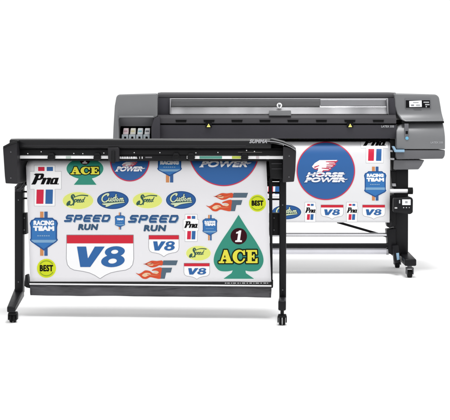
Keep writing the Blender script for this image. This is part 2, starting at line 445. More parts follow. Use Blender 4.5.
def L_badge(x0, x1, y0, yb, tip, stem_top, stem_bot, t1=None, t2=None, tiny=None, band=None, sw=None):
    c = (x0+x1)/2; w = x1-x0; sw = .27*w if sw is None else sw
    out = shield_outline(x0, x1, y0, yb, tip)
    L = []
    st = rect(c-sw/2, stem_top, c+sw/2, stem_bot)
    L.append((out.grow(.8) | st.grow(.6), (236, 238, 242)))
    L.append((rect(c-sw/2, stem_top, c-.04*sw, stem_bot), TAN)); L.append((rect(c+.06*sw, stem_top, c+sw/2, stem_bot), (56, 100, 160)))
    L.append((out, (36, 88, 154))); L.append((out.grow(-.05*w), (56, 124, 194)))
    if band: L.append((rect(x0, band[0], x1, band[1]) & out.grow(-.04*w), (134, 178, 216)))
    if t1: L.append((text(t1[0], *t1[1:5], bold=t1[5], spacing=1.05), (244, 246, 250)))
    if t2: L.append((text(t2[0], *t2[1:5], bold=t2[5], spacing=1.05), (244, 246, 250)))
    if tiny: L.append((union([rect(tiny[0]+i*(tiny[2]-tiny[0])/6, tiny[1], tiny[0]+(i+.7)*(tiny[2]-tiny[0])/6, tiny[1]+tiny[3]) for i in range(6)]), (148, 186, 222)))
    return L

def L_v8(x0, y0, x1, tip, red_y, tb, ol=.5):
    w = x1-x0; H = tip-y0; c = x0+.5*w
    pts = [(x0, y0), (x1, y0), (x1+.004*w, y0+.55*H), (x1-.012*w, y0+.68*H), (x1-.05*w, y0+.755*H), (x1-.11*w, y0+.80*H), (x1-.24*w, y0+.83*H), (x1-.34*w, y0+.865*H), (x1-.42*w, y0+.92*H), (c, tip)]
    pts = pts+[(x0+x1-px, py) for px, py in pts[::-1][1:-2]]+[(x0-.004*w, y0+.55*H)]
    out = poly(pts)
    m = lambda q: mapped(q, tb, (95, 92, 365, 208))
    V = poly(m([(95, 94), (147, 94), (157, 160), (196, 94), (252, 94), (170, 207), (114, 207)]))
    def e(cx, cy, rx, ry, n=28): return poly(m([(cx+rx*math.cos(2*math.pi*i/n)-.25*ry*math.sin(2*math.pi*i/n), cy+ry*math.sin(2*math.pi*i/n)) for i in range(n)]))
    E8 = (e(309, 122, 56, 30) | e(298, 173, 66, 35)) - e(308, 123, 20, 11.5) - e(296, 174, 24, 14)
    return [(out.grow(ol), (158, 158, 164)), (out, (252, 252, 253)), (rect(x0, y0, x1, red_y), (222, 34, 58)), (V | E8, BLUE)]

def L_flame(dx, dy):
    m = lambda pts: [(202+x/7.03+dx, 186+y/7.03+dy) for x, y in pts]
    up = poly(smooth(m([(72, 73), (90, 72), (112, 62), (140, 50), (175, 52), (216, 50), (214, 82), (192, 83), (168, 94), (138, 97), (112, 86), (96, 77)]), 4))
    lo = poly(smooth(m([(28, 137), (50, 142), (72, 132), (94, 118), (125, 122), (150, 138), (178, 140), (186, 126), (168, 120), (140, 120), (160, 106), (208, 98), (206, 140), (200, 176), (165, 173), (130, 166), (104, 178), (76, 175), (54, 156)]), 4))
    c1 = poly(smooth(m([(104, 75), (128, 64), (152, 72), (148, 84), (128, 84)]), 4)); c2 = poly(smooth(m([(72, 152), (94, 136), (120, 136), (134, 146), (112, 156), (92, 164)]), 4))
    c3 = poly(smooth(m([(152, 132), (176, 126), (190, 130), (180, 141), (164, 141)]), 3))
    t1 = stroke(m([(128, 74), (165, 76), (196, 66)]), .45, .15); t2 = stroke(m([(112, 146), (150, 152), (190, 148)]), .5, .15)
    G = union([poly(m([(222, 48), (324, 48), (312, 82), (210, 82)])), poly(m([(206, 99), (284, 99), (274, 133), (242, 134), (232, 177), (192, 177)]))])
    hal = (up | lo | G).grow(.55)
    return [(hal, (238, 236, 238)), (G, (88, 110, 128)), (up | lo, ORANGE), (c1 | c2 | c3, (250, 214, 176)), (t1 | t2, (240, 140, 96)), (stroke(m([(92, 74), (122, 74), (150, 66)]), .25), (150, 40, 30))]

def L_best(cx, cy, r, tb):
    ring = ell(cx, cy, r*.83, r*.83) - ell(cx, cy, r*.74, r*.74)
    gap = union([rect(cx-r, tb[1]-.6, cx+r, tb[3]+.6)])
    return [(ell(cx, cy, r+.5, r+.5), (240, 240, 232)), (ell(cx, cy, r, r), (226, 238, 34)), (ring - gap, (150, 178, 30)), (text('BEST', *tb, bold=.34, spacing=1.12), INK)]

def L_speedrun(x0, y0, x1, y1, rx0, ry0, rx1, ry1):
    W, H = x1-x0, y1-y0
    def glyph(k, pts, t=.115):
        a = x0+k*(W*.84-H*.3)/4
        return stroke([(a+px*W*.132+(1-py)*H*.36+.6, y0+py*H) for px, py in pts], H*t, sm=False)
    Sg = [(1.0, .12), (.18, .12), (.06, .34), (.16, .5), (.84, .5), (.94, .66), (.84, .88), (0, .88)]
    Pg = [(.02, .92), (.02, .12), (.86, .12), (.98, .3), (.86, .58), (.3, .58)]
    Eg = [(1.0, .12), (.14, .12), (.02, .3), (.02, .7), (.14, .88), (.96, .88)]; Em = [(.1, .5), (.86, .5)]
    Dg = [(.02, .88), (.02, .12), (.84, .12), (.98, .34), (.98, .66), (.84, .88), (.02, .88)]
    g = union([glyph(0, Sg), glyph(1, Pg), glyph(2, Eg), glyph(2, Em), glyph(3, Eg), glyph(3, Em), glyph(4, Dg)])
    slit = union([rect(x0, y0+H*.26, x1, y0+H*.33), rect(x0, y0+H*.70, x1, y0+H*.76)])
    sh = S(lambda X, Y: g.f(X-.5, Y-.7), (g.bb[0], g.bb[1], g.bb[2]+1, g.bb[3]+1.2))
    return [(sh.grow(.15), (168, 190, 212)), (g.grow(.12), (40, 88, 142)),
            ((slit & g), (74, 120, 170)), (text('RUN', rx0, ry0, rx1, ry1, bold=.55, shear=.18, spacing=1.1), STEEL)]

def L_horse(cx, cy, rx, ry, logo, t1, t2):
    L = [(ell(cx, cy, rx+.5, ry+.5), (236, 220, 226)), (ell(cx, cy, rx, ry), (220, 44, 78)), (ell(cx, cy, rx-1.0, ry-1.0), (52, 106, 172))]
    if logo:
        m = lambda pts, o=0: [(p[0]+o, p[1]+o) for p in mapped(pts, logo, (140, 140, 305, 230))]
        body = [(142, 182), (160, 160), (190, 142), (304, 141), (284, 158), (246, 159), (252, 164), (292, 164), (270, 182), (236, 181), (230, 188), (264, 189), (245, 205), (212, 205), (202, 222), (190, 230), (166, 228), (180, 206), (182, 190), (166, 196), (152, 192)]
        k = (logo[2]-logo[0])/165
        L += [(poly([(x+4*k, y+5*k) for x, y in m(body)]).grow(.15), (214, 54, 84)), (poly(m(body)), (246, 244, 246)),
              (union([stroke(m(p), 2.2*k, 4*k, sm=False) for p in (((232, 152), (290, 151)), ((236, 172), (282, 171)), ((206, 192), (250, 195)), ((186, 176), (160, 186)))]), (214, 54, 84))]
    for t in (t1, t2):
        if t:
            b, x0, y0, x1, y1, bd = t
            g = text(b, x0, y0, x1, y1, bold=bd, shear=.45, spacing=1.0)
            H = y1-y0
            tail = poly([(x0-.25*H, y1+.1), (x0+.3*H, y1-.35*H), (x0+.5*H, y1)]) | poly([(x1-.5*H, y0+.35*H), (x1+.35*H, y0+.3*H), (x1-.3*H, y0+.62*H)])
            sl = rect(x0-3, y0+.47*H, x1+3, y0+.55*H)
            L += [((g | tail).grow(.3), (54, 80, 146)), ((g | tail) - sl, (250, 250, 252))]
    return L

def L_ace(spade, circ, r, one_h, lt, ow):
    L = [(spade.grow(.7), (232, 240, 238)), (spade, GREEN), (ell(circ[0], circ[1], r, r), MAROON), (one_glyph(circ[0], circ[1], one_h), (246, 244, 244))]
    a = ace_letters(*lt)
    return L+[(a.grow(ow), (20, 34, 22)), (a.grow(.1), YEL)]

# =================================================================== SETTING
bm = bmesh.new()
n = 24
pts = [(-16, -4), (18, -4), (18, 34), (-16, 34)]
vs = [bm.verts.new((x, y, 0)) for x, y in pts]; bm.faces.new(vs)
me = bpy.data.meshes.new('floor'); bm.to_mesh(me); bm.free(); me.materials.append(M_floor)
floor = link('floor', me); floor['kind'] = 'structure'; floor['label'] = 'seamless white studio floor'

# =================================================================== PRINTER (behind)
PR = root('wide_format_printer', (0, PRN_Y, 0), 0, 'large graphite and grey wide format printer with viewing window, standing behind the black cutter', 'printer')
def p_rail(name, px0, px1, prof, m, off=.004, label=None, seg=2, extra=None):
    bm = bmesh.new(); rail(bm, FP, px0, px1, prof, off, seg)
    return finish(bm, name, m, PR, label)
def p_prism(name, pl, d0, d1, m, off=.006, parent=None, label=None, seg=2, fn=None):
    bm = bmesh.new(); prism(bm, FP, pl, d0, d1, off, seg)
    if fn: bow(bm, fn, d0+.08)
    return finish(bm, name, m, parent or PR, label)

top_cover = p_rail('top_cover', 157.6, 396, [(.30, 92.6), (.235, 94.2), (.225, 97.6), (.24, 98.4), (.76, 98.4), (.76, 92.2)], M_pbody, .008)
front_rail = p_rail('front_rail', 157.6, 396, [(.150, 114.8), (.128, 118), (.122, 123.5), (.74, 123.5), (.74, 114.8)], M_pbody, .006)
p_rail('rail_gap', 158, 396, [(.15, 123.5), (.15, 124.9), (.7, 124.9), (.7, 123.5)], M_slot, 0)
front_panel = p_rail('front_panel', 157.6, 396.5, [(.128, 124.9), (.150, 138.6), (.72, 138.6), (.72, 124.9)], M_pbody2, .006)
# window: pocket, jambs, curved metal guide and lifted inner cover seen through the pane
bm = bmesh.new()
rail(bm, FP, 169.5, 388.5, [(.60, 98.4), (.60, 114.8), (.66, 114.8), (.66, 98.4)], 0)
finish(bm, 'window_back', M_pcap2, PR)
p_prism('side_jamb', [(157.6, 98.0), (169.6, 98.0), (169.6, 115.2), (157.6, 115.2)], .18, .72, M_pbody2, .004)
p_prism('side_jamb', [(388.6, 98.0), (396, 98.0), (396, 115.2), (388.6, 115.2)], .18, .72, M_pbody2, .004)
prof = [(.197, 113.9), (.199, 112.4), (.203, 110.8), (.209, 109.2), (.217, 107.6), (.224, 106.4), (.232, 105.2), (.5, 105.2), (.5, 113.9)]
p_rail('metal_guide', 169.8, 388.4, prof, M_guide, 0)
p_rail('inner_cover', 170.2, 320, [(.222, 99.2), (.215, 99.8), (.212, 105.9), (.222, 105.9), (.226, 99.8), (.23, 99.2)], M_pcap, 0)
p_rail('inner_cover', 320.3, 388, [(.228, 99.4), (.222, 100.2), (.224, 105.6), (.23, 105.6), (.232, 100.2), (.236, 99.4)], M_alu2, 0)  # lighter metal panel stands in for the brighter part of the window reflection
p_rail('window_trim', 169.8, 388.4, [(.218, 98.2), (.214, 98.5), (.214, 99.1), (.222, 99.1)], M_alu, 0)
win = p_rail('viewing_window', 169.8, 388.4, [(.205, 98.6), (.165, 114.6), (.171, 114.6), (.211, 98.6)], M_glass, 0)
p_prism('window_edge', [(169.7, 99), (171.2, 99), (170.4, 114), (169.7, 114)], .15, .2, M_alu2, .002)
p_prism('window_edge', [(386.6, 99), (388.3, 99), (388.3, 114), (387.6, 114)], .15, .2, M_alu2, .002)
hd = p_prism('window_handle', [(269.2, 110.4), (291, 110.4), (291.3, 115.6), (269, 115.6)], .115, .16, M_pcap, .005)
# round emblem on the window
ef = face_place(FP, .178)
bm = bmesh.new(); x, z = FP(279.4, 105.4, .18); tube(bm, (x, .176, z), (x, .183, z), .0235, 28)
emb = finish(bm, 'round_emblem', M_white, PR)
art('emblem_letters', [(text('hp', 277.6, 103.5, 281.2, 107.6, bold=.12, shear=.25), (70, 74, 80))], face_place(FP, .1755), emb, h=.12)
# vents / slots along the rail and warning signs
for px in (181, 209, 237, 265, 293, 321.5, 350, 378.5):
    bm = bmesh.new(); prism(bm, FP, [(px-5.2, 120.3), (px+5.2, 120.3), (px+5.2, 122.3), (px-5.2, 122.3)], .119, .128, .0015)
    prism(bm, FP, [(px-5.6, 119.8), (px+5.6, 119.8), (px+5.6, 120.3), (px-5.6, 120.3)], .117, .128, .001)
    finish(bm, 'grip_slot', M_slot, PR)  # raised black bars paint in the shade inside the slots
for px in (208.6, 350.2):
    p_prism('warning_plate', [(px-3.1, 122.2), (px+3.1, 122.2), (px+3.1, 127.6), (px-3.1, 127.6)], .114, .13, M_slot, .001)
    art('warning_triangle', [(poly([(px, 123.6), (px+1.9, 127.0), (px-1.9, 127.0)]), M_yellow), (rect(px-.2, 124.8, px+.2, 126), INK)], face_place(FP, .1135), PR, h=.15)
art('model_lettering', [(text('LATEX 335', 381.2, 125.3, 394, 127.5, bold=.12, spacing=1.05), M_lgrey)], face_place(FP, .1255), PR, h=.12)

# left end: ink bay cover, recess, cartridges
ink_cover = p_prism('ink_bay_cover', [(112.8, 166), (112.9, 138), (113.3, 127), (114.6, 106), (116.3, 96.4), (118.4, 94.4), (157.4, 93.2), (157.4, 116.6), (154.0, 118.0), (119.2, 117.4), (118.6, 119), (118.8, 139.4), (157.4, 139.4), (157.4, 166)], .10, .76, M_pcap, .014, seg=3)
p_rail('cover_lip', 119, 153.8, [(.098, 115.6), (.086, 116.6), (.090, 117.6), (.12, 117.8), (.12, 115.6)], M_pcap, .004)
bm = bmesh.new()
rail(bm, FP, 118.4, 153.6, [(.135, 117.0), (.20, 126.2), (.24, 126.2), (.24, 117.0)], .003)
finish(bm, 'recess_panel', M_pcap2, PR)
bm = bmesh.new(); rail(bm, FP, 118.4, 157.4, [(.34, 126.2), (.34, 139.4), (.5, 139.4), (.5, 126.2)], 0)
finish(bm, 'cartridge_bay', M_slot, PR)
bm = bmesh.new(); prism(bm, FP, [(157.4, 116.6), (160, 116.6), (160, 139), (151.4, 139), (151.2, 127.5), (154.0, 118.2)], .095, .34, .006)
finish(bm, 'bay_edge', M_pbody2, PR)
tints = [(244, 226, 228), (240, 238, 226), (238, 242, 244), (238, 238, 240)]; bands = [(206, 170, 180), (222, 214, 170), (150, 196, 206), (120, 124, 130)]
for i in range(4):
    x0 = 122.6+7.2*i
    bm = bmesh.new()
    prism(bm, FP, [(x0+.9, 128.0), (x0+5.9, 128.0), (x0+5.7, 134.4), (x0+.1, 134.4)], .20, .34, .006)
    c = finish(bm, 'ink_cartridge', mat('cartridge_white_%d' % i, tints[i], .4, spec=.4), PR)
    bm = bmesh.new(); prism(bm, FP, [(x0-.9, 134.4), (x0+5.6, 134.4), (x0+5.5, 139.2), (x0+3.6, 139.2), (x0+3.4, 136.6), (x0+1.4, 136.6), (x0+1.2, 139.2), (x0-1.0, 139.2)], .185, .30, .004)
    finish(bm, 'cartridge_latch', mat('latch_grey', (190, 200, 206), .4), c)
    bm = bmesh.new(); prism(bm, FP, [(x0+1.4, 130.4), (x0+4.8, 130.4), (x0+4.7, 132), (x0+1.2, 132)], .1965, .205, .001)
    finish(bm, 'cartridge_label', mat('cartridge_band_%d' % i, bands[i], .5), c)

# right end: cover with display, door, lower band, chin
cov = p_prism('control_cover', [(395.6, 93.0), (437.6, 94.2), (440.6, 96.6), (442.4, 107), (444.5, 121.2), (405.4, 121.6), (401.8, 119.6), (398.4, 114), (396.2, 106)], .10, .76, M_pcap, .014, seg=3, fn=lambda t: .07*(1-(1-min(t/.42, 1))**2))
p_prism('seam_strip', [(402, 121), (444, 121), (444, 123.2), (402, 123.2)], .125, .7, M_slot, 0)
door = p_prism('service_door', [(404.6, 122.9), (444.7, 122.9), (445.2, 136), (445.2, 149.2), (396.6, 149.2), (396.8, 130.5), (398.6, 126.6)], .10, .74, M_pcap, .008, seg=3, fn=lambda t: .16*max(0, t-.3)**2)
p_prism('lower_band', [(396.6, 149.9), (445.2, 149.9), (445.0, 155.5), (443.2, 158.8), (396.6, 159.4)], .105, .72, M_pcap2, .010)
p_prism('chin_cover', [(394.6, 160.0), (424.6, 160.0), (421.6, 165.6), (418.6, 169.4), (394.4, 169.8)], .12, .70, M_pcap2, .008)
p_prism('door_strip', [(404.6, 123.6), (408.6, 123.6), (408.6, 139), (404.6, 139)], .0965, .12, mat('strip_grey', (92, 92, 96), .4), .002)
x, z = FP(406.9, 138.2, .10)
bm = bmesh.new(); tube(bm, (x, .092, z), (x, .11, z), .0145, 24, off=.003)
finish(bm, 'indicator_button', M_led, door)
bm = bmesh.new(); prism(bm, FP, [(405.6, 131), (408, 131), (408, 134), (405.6, 134)], .094, .1, .001)
finish(bm, 'door_slot', M_slot, door)
bm = bmesh.new(); prism(bm, FP, [(392.4, 146.2), (394.4, 146.2), (396.2, 149.6), (404.6, 149.6), (404.6, 152.2), (395.2, 152.2)], .07, .13, .003)
finish(bm, 'lock_lever', M_blue, PR)
art('door_lettering', [(text('LATEX 335', 430.6, 141.4, 443, 143.5, bold=.12, spacing=1.05), M_lgrey)], face_place(FP, .099), door, h=.12)
bm = bmesh.new(); prism(bm, FP, [(405, 98.4), (430.6, 98.0), (431.2, 108.4), (405.2, 108.4)], .163, .2, .003)
disp = finish(bm, 'touch_display', mat('display_frame', (96, 97, 100), .35), PR)
art('display_screen', [(rect(405.8, 100.2, 430, 107.8), (22, 22, 24)), (poly([(409.2, 101), (421.6, 100.4), (421.8, 106.8), (409.4, 107)]), M_screen), (rect(413, 102, 418.6, 103), (176, 178, 180)), (rect(411, 104.4, 414, 106), (150, 152, 156)), (rect(416, 104.4, 420, 106), (190, 192, 194)),
     (union([rect(423.4, 101.6, 429, 102.8), rect(425, 104, 429.4, 105.2), ell(426.2, 106.6, .7, .7)]), (196, 198, 200))], face_place(FP, .1624), disp, h=.2)
p_prism('display_lip', [(413.6, 108.9), (422, 108.9), (421.4, 109.7), (414.2, 109.7)], .1645, .2, M_pcap2, .001)  # small grey bar below the display

# underside, platen
p_rail('print_platen', 158, 394, [(.24, 139.2), (.22, 141.5), (.5, 145), (.6, 145), (.6, 139.2)], M_slot, 0)  # black platen also stands in for the shade above the sheet
# stand: legs, feet, casters
def p_leg(cx, mirror):
    s = -1 if mirror else 1
    f = lambda x: cx+s*(x-400.6)
    bm = bmesh.new(); prism(bm, FP, [(f(393.4), 166), (f(408.4), 166), (f(408.2), 253), (f(406), 256), (f(396.5), 256), (f(394.0), 240)], .22, .52, .008)
    leg = finish(bm, 'leg', M_leg, PR)
    # foot: bar running front to back, sloping down to the front
    x0, z1 = FP(f(400), 250, .3)
    xa = [FP(f(398.6), 254, .3), FP(f(409.5), 253, .3)]; xb = [FP(f(404.6), 263, -.02), FP(f(416.4), 261.4, -.02)]
    bm = bmesh.new()
    lo, hi = sorted((xa[0][0], xa[1][0])); l2, h2 = sorted((xb[0][0], xb[1][0]))
    R0 = [(lo, .32, xa[0][1]-.055), (hi, .32, xa[0][1]-.055), (hi, .32, xa[0][1]+.02), (lo, .32, xa[0][1]+.02)]
    R1 = [(l2, -.03, .105), (h2, -.03, .105), (h2, -.03, .165), (l2, -.03, .165)]
    solid(bm, R0, R1, .012, 3)
    R2 = [(lo, .80, .105), (hi, .80, .105), (hi, .80, .16), (lo, .80, .16)]
    solid(bm, R0[::1], R2, .012, 3)
    finish(bm, 'foot', M_leg, PR)
    for y in (.03, .72):
        cxm = (l2+h2)/2 if y < .3 else (lo+hi)/2
        bm = bmesh.new()
        tube(bm, (cxm, y, .08), (cxm, y, .115), .02, 16)
        box(bm, cxm-.032, cxm-.022, y-.03, y+.03, .03, .085, .003); box(bm, cxm+.022, cxm+.032, y-.03, y+.03, .03, .085, .003); box(bm, cxm-.032, cxm+.032, y-.03, y+.03, .075, .088, .003)
        c = finish(bm, 'caster', M_caster, PR)
        bm = bmesh.new(); tube(bm, (cxm-.02, y, .034), (cxm+.02, y, .034), .034, 24, off=.006)
        finish(bm, 'wheel', M_rubber, c)
    return leg
p_leg(400.6, False); p_leg(157, True)
p_rail('cross_beam', 160, 394, [(.46, 244), (.46, 250), (.54, 250), (.54, 244)], M_leg, .006)
# take-up gear: loading tube, black bar, grey roller, brackets, spindle
def p_tube(name, px0, px1, y, py, rpx, m, label=None):
    x0, z = FP(px0, py, y); x1, _ = FP(px1, py, y); r = rpx*(PRN_Y+y)/FPX
    bm = bmesh.new(); tube(bm, (x0, y, z), (x1, y, z), r, 32)
    return finish(bm, name, m, PR, label)
p_tube('tension_bar', 160, 387, .24, 234.6, 1.9, M_alu)
p_tube('dark_roller', 160, 390, .22, 245.4, 2.2, M_black)
p_tube('take_up_tube', 160, 387, .24, 251.2, 3.1, M_gtube)
p_tube('tube_end_ring', 386.2, 388.6, .24, 251.2, 3.5, M_alu2)
p_prism('tube_bracket', [(386.6, 229.5), (396, 228.5), (396, 256), (388.6, 253.6), (387.6, 240)], .2, .32, M_leg, .006)
p_prism('sensor_arm', [(392.6, 246), (398.4, 245), (400.6, 261.4), (396.4, 263.2), (394.6, 262)], .12, .2, M_leg, .006)
p_prism('arm_label', [(396.2, 253.2), (398.9, 252.8), (399.7, 259.6), (397.0, 260.2)], .1175, .13, M_blue, .001)
# diagonal strut seen below the sheet
bm = bmesh.new()
a = FP(337, 222, .34); b = FP(389, 237, .26)
R = lambda p, y: [(p[0], y, p[1]-.011), (p[0], y+.01, p[1]-.011), (p[0], y+.01, p[1]+.011), (p[0], y, p[1]+.011)]
solid(bm, R(a, .34), R(b, .26), .002); finish(bm, 'diagonal_strap', M_black, PR)
# spindle end and side details under the right end
p_tube('roll_spindle', 389.5, 408.5, .16, 191.0, 2.0, M_tube)
p_tube('spindle_knob', 407.6, 412.6, .16, 190.8, 3.4, M_rubber)
p_prism('spindle_holder', [(390.4, 171), (396, 171), (396, 188), (392, 188)], .2, .4, M_black, .006)
p_prism('spindle_holder', [(388.4, 196), (396, 194), (396, 226), (389.0, 228), (387.6, 222)], .2, .4, M_black, .006)
p_prism('holder_catch', [(386.4, 221), (391, 220), (392.6, 224), (390, 227.4), (387.4, 227)], .17, .24, M_black2, .004)
p_prism('holder_catch', [(392.2, 183.4), (395.8, 183.4), (396.2, 186.4), (392.6, 186.4)], .18, .22, M_alu2, .003)
bm = bmesh.new(); prism(bm, FP, [(394.0, 198.4), (411.6, 197.2), (413.2, 199.4), (413.0, 212.6), (410.4, 214.4), (393.6, 212.4)], .06, .22, .010, 3)
pan = finish(bm, 'remote_panel', M_black2, PR)
art('remote_screen', [(rect(396.6, 198.8, 411.4, 210.2), (36, 36, 39)), (rect(402.2, 199.4, 410.6, 205.0), M_screen), (rect(405, 201.0, 407.6, 203.2), (170, 172, 176)),
     (union([ell(403.6, 207.6, .6, .6), ell(406.4, 207.6, .6, .6), ell(409.2, 207.6, .5, .5), rect(399.0, 200, 400.2, 203.4)]), (206, 208, 210)), (rect(394.6, 207.2, 397.2, 208.6), (214, 214, 214))], face_place(FP, .0585), pan, h=.2)
for (x0, y0, x1, y1) in ((391.6, 158, 394.4, 160), (391.2, 150, 392.8, 152)):
    p_prism('holder_catch', [(x0, y0), (x1, y0), (x1, y1), (x0, y1)], .12, .2, M_alu2, .002)
p_prism('side_bracket', [(389.6, 139.5), (396.6, 139.5), (396.4, 171), (391.4, 171)], .2, .55, M_black, .006)

# ------------------------------------------------------------------ printed sheet hanging from the printer
def interp(zs, ws):
    zs = np.array(zs); ws = np.array(ws)
    t = np.linspace(zs[0]-.2, zs[-1]+.2, 1600); v = np.interp(t, zs, ws)      # rounded, so the sheet bends without creases
    k = np.exp(-.5*(np.arange(-60, 61)*(t[1]-t[0])/.018)**2); k /= k.sum()
    v = np.convolve(np.pad(v, 60, mode='edge'), k, 'valid')
    return lambda z: np.interp(z, t, v)
zc = lambda py, y: FP(300, py, y)[1]
WP = interp([zc(222.6, .13), zc(190, .12), zc(165, .125), zc(152, .145), zc(145, .18), zc(141, .23), zc(137, .33)], [.145, .125, .125, .142, .178, .225, .33])
placeP = sheet_place(FP, WP)
def make_sheet(name, frame, place, eL, eR, pys, m, label, loc, rz, group, nx=24):
    P, F = [], []
    rows = len(pys)
    for py in pys:
        xs = np.linspace(eL(py), eR(py), nx+1); P.extend(map(tuple, place(xs, np.full(nx+1, py), 0)))
    for r in range(rows-1):
        for c in range(nx):
            a = r*(nx+1)+c; F.append((a, a+nx+1, a+nx+2, a+1))
    me = bpy.data.meshes.new(name); me.from_pydata(P, [], F); me.materials.append(m); me.update()
    for p in me.polygons: p.use_smooth = True
    o = link(name, me); o.location = loc; o.rotation_euler = (0, 0, rz)
    o['label'] = label; o['category'] = 'printed sheet'
    md = o.modifiers.new('thickness', 'SOLIDIFY'); md.thickness = .0012; md.offset = -1
    return o
SP = make_sheet('printed_sheet', FP, placeP, lambda y: 163, lambda y: 390.2-.6*max(0, (y-150)/72), list(np.arange(138.2, 160, 1.2))+list(np.arange(160, 222.5, 4))+[222.5],
                M_sheetp, 'white vinyl sheet hanging from the printer behind, with a full blue horse power circle', (0, PRN_Y, 0), 0, None)
def A_P(name, L, label, h=.22, clip=None): return art(name, L, placeP, SP, label, h, clip)
PV = rect(160, 139.4, 390, 222.2)
A_P('round_print', L_horse(325.8, 170.8, 29.2, 29.2, (311.6, 159.8, 337.6, 174.2), ('HORSE', 306.6, 172.2, 344.0, 176.9, .48), ('POWER', 305.0, 177.3, 346.4, 182.2, .48)), 'blue circle print with red rim, winged horse emblem and HORSE POWER lettering')
A_P('striped_print', L_pro((361, 130, 387.8, 148.0), (368.6, 374, 376.2, 381.4, 131, 134), (368.0, 373.8, 376, 381.2, 148.9, 160.8), (362.6, 138.6, 386.2, 145.8)), 'white print with black italic Pro lettering and red and blue stripes', clip=PV)
A_P('badge_print', L_badge(364.0, 386.4, 171.2, 190.6, 197.2, 166.6, 200.6, ('RACING', 366.8, 173.6, 383.6, 177.1, .38), ('TEAM', 366.4, 177.7, 384.0, 181.6, .5), (370, 184, 380, .9), (187.4, 189.8), 6.6), 'blue pointed badge print reading RACING TEAM')
for dx in (0, 41.6):
    A_P('striped_print', L_pro((304.6+dx, 206.9, 316+dx, 213.4), (307.2+dx, 310.0+dx, 310.8+dx, 313.6+dx, 203.9, 205.8), (306.8+dx, 309.6+dx, 310.3+dx, 313.2+dx, 214.2, 219.8), (305+dx, 207.4, 315.8+dx, 212.8)), 'tiny Pro print in the bottom row', h=.16)
    A_P('road_shield_print', L_v8(321+dx, 205.0, 343.2+dx, 219.0, 207.5, (324.2+dx, 209.2, 339.8+dx, 215.2), .3), 'small V8 road shield print with red top in the bottom row', h=.18)
A_P('oval_print', L_custom_oval(286.6, 212.1, 14.6, 7.2), 'blue oval print with cream script lettering, half hidden by the cutter leg')
A_P('striped_print', L_pro((266, 177.5, 283, 188), (268.4, 273.2, 275, 281, 172, 176), (268, 272.9, 275, 280.8, 184.2, 194), (266.6, 179, 272.0, 184)), 'Pro print half hidden behind the cutter', clip=rect(262, 170, 281.4, 196))
for x0, x1, c in ((287, 299, (150, 168, 60)), (338, 354, (40, 120, 96))):
    A_P('edge_print', [(rect(x0, 138.6, x1, 140.4), c)], 'strip of green print leaving the printer')

# =================================================================== CUTTER (front)
CU = root('vinyl_cutter', (CX0, CY0, 0), -CUT_RZ, 'black roll cutter on a two legged caster stand, standing in front of the printer', 'cutter')
def c_rail(name, px0, px1, prof, m, off=.003, parent=None, seg=2, label=None, pxc=150):
    bm = bmesh.new(); rail(bm, FC, px0, px1, prof, off, seg, pxc=pxc)
    return finish(bm, name, m, parent or CU, label)
def c_prism(name, pl, d0, d1, m, off=.004, parent=None, seg=2, label=None):
    bm = bmesh.new(); prism(bm, FC, pl, d0, d1, off, seg)
    return finish(bm, name, m, parent or CU, label)
# head
c_rail('top_lid', 16.6, 272, [(.30, 138.6), (.125, 138.8), (.092, 139.9), (.085, 142.0), (.083, 147.6), (.10, 148.6), (.50, 148.6), (.50, 138.6)], M_lid, .006, seg=3)
fr = c_rail('front_rail', 16.8, 283, [(.13, 148.6), (.115, 149.8), (.115, 154.9), (.13, 155.6), (.26, 155.6), (.26, 148.6)], M_black, .003)
c_rail('lid_groove', 17, 282.6, [(.105, 148.3), (.105, 149.4), (.2, 149.4), (.2, 148.3)], M_slot, 0)
c_rail('lid_highlight', 24, 246, [(.085, 145.0), (.079, 145.3), (.079, 146.0), (.086, 146.2)], M_cap, 0)  # paler strip stands in for a highlight along the lid
for px, py in ((41.4, 151.7), (74, 153.4), (83, 153.6), (134.4, 152.6), (160, 152.6), (218, 152.4), (246.6, 150.4), (254.5, 151.4), (28, 153.6), (196, 152.8), (104, 153.0)):
    u, z = FC(px, py, .115); bm = bmesh.new(); tube(bm, (u, .108, z), (u, .118, z), .0038, 12)
    finish(bm, 'screw', M_screw, CU)
art('lid_lettering', [(text('SUMMA', 249.2, 139.4, 268, 143.2, bold=.25, shear=.3, spacing=1.08), M_lgrey2)], face_place(FC, .083), CU, h=.15)
c_rail('rail_label', 238, 262, [(.112, 151.9), (.112, 152.2), (.116, 152.2), (.116, 151.9)], mat('label_grey', (120, 116, 112), .5), 0)
# cutting strip behind the pinch rollers, guide bar, drum
c_rail('cutting_strip', 17, 283.4, [(.124, 155.7), (.122, 156.2), (.122, 158.8), (.14, 158.8), (.14, 155.7)], M_white, 0)
c_rail('guide_bar', 17, 283.2, [(.150, 158.9), (.145, 159.5), (.145, 160.6), (.155, 161.0), (.172, 161.0), (.172, 158.9)], M_black, .002)
c_rail('drum_housing', 17, 283.2, [(.36, 160.4), (.33, 164), (.33, 176), (.38, 181), (.52, 181), (.52, 160.4)], M_black, .006)
for px in (51, 97, 176, 191, 244.5):
    bm = bmesh.new()
    prism(bm, FC, [(px-2.2, 152.6), (px+2.2, 152.6), (px+3.6, 156), (px+3.8, 158.4), (px+2, 160.2), (px-2, 160.2), (px-3.8, 158.4), (px-3.4, 156)], .10, .15, .004)
    pr = finish(bm, 'pinch_roller', M_black2, CU)
    u, z = FC(px, 157.4, .1); bm = bmesh.new(); tube(bm, (u-.018, .098, z), (u+.018, .098, z), .012, 20, off=.002)
    finish(bm, 'roller_wheel', M_rubber, pr)
bm = bmesh.new(); prism(bm, FC, [(107.6, 147.4), (118.6, 147.4), (119.2, 150), (118.8, 161.6), (109.8, 161.9), (108, 160)], .07, .20, .006, 3)
tc_ = finish(bm, 'tool_carriage', M_cap, CU)
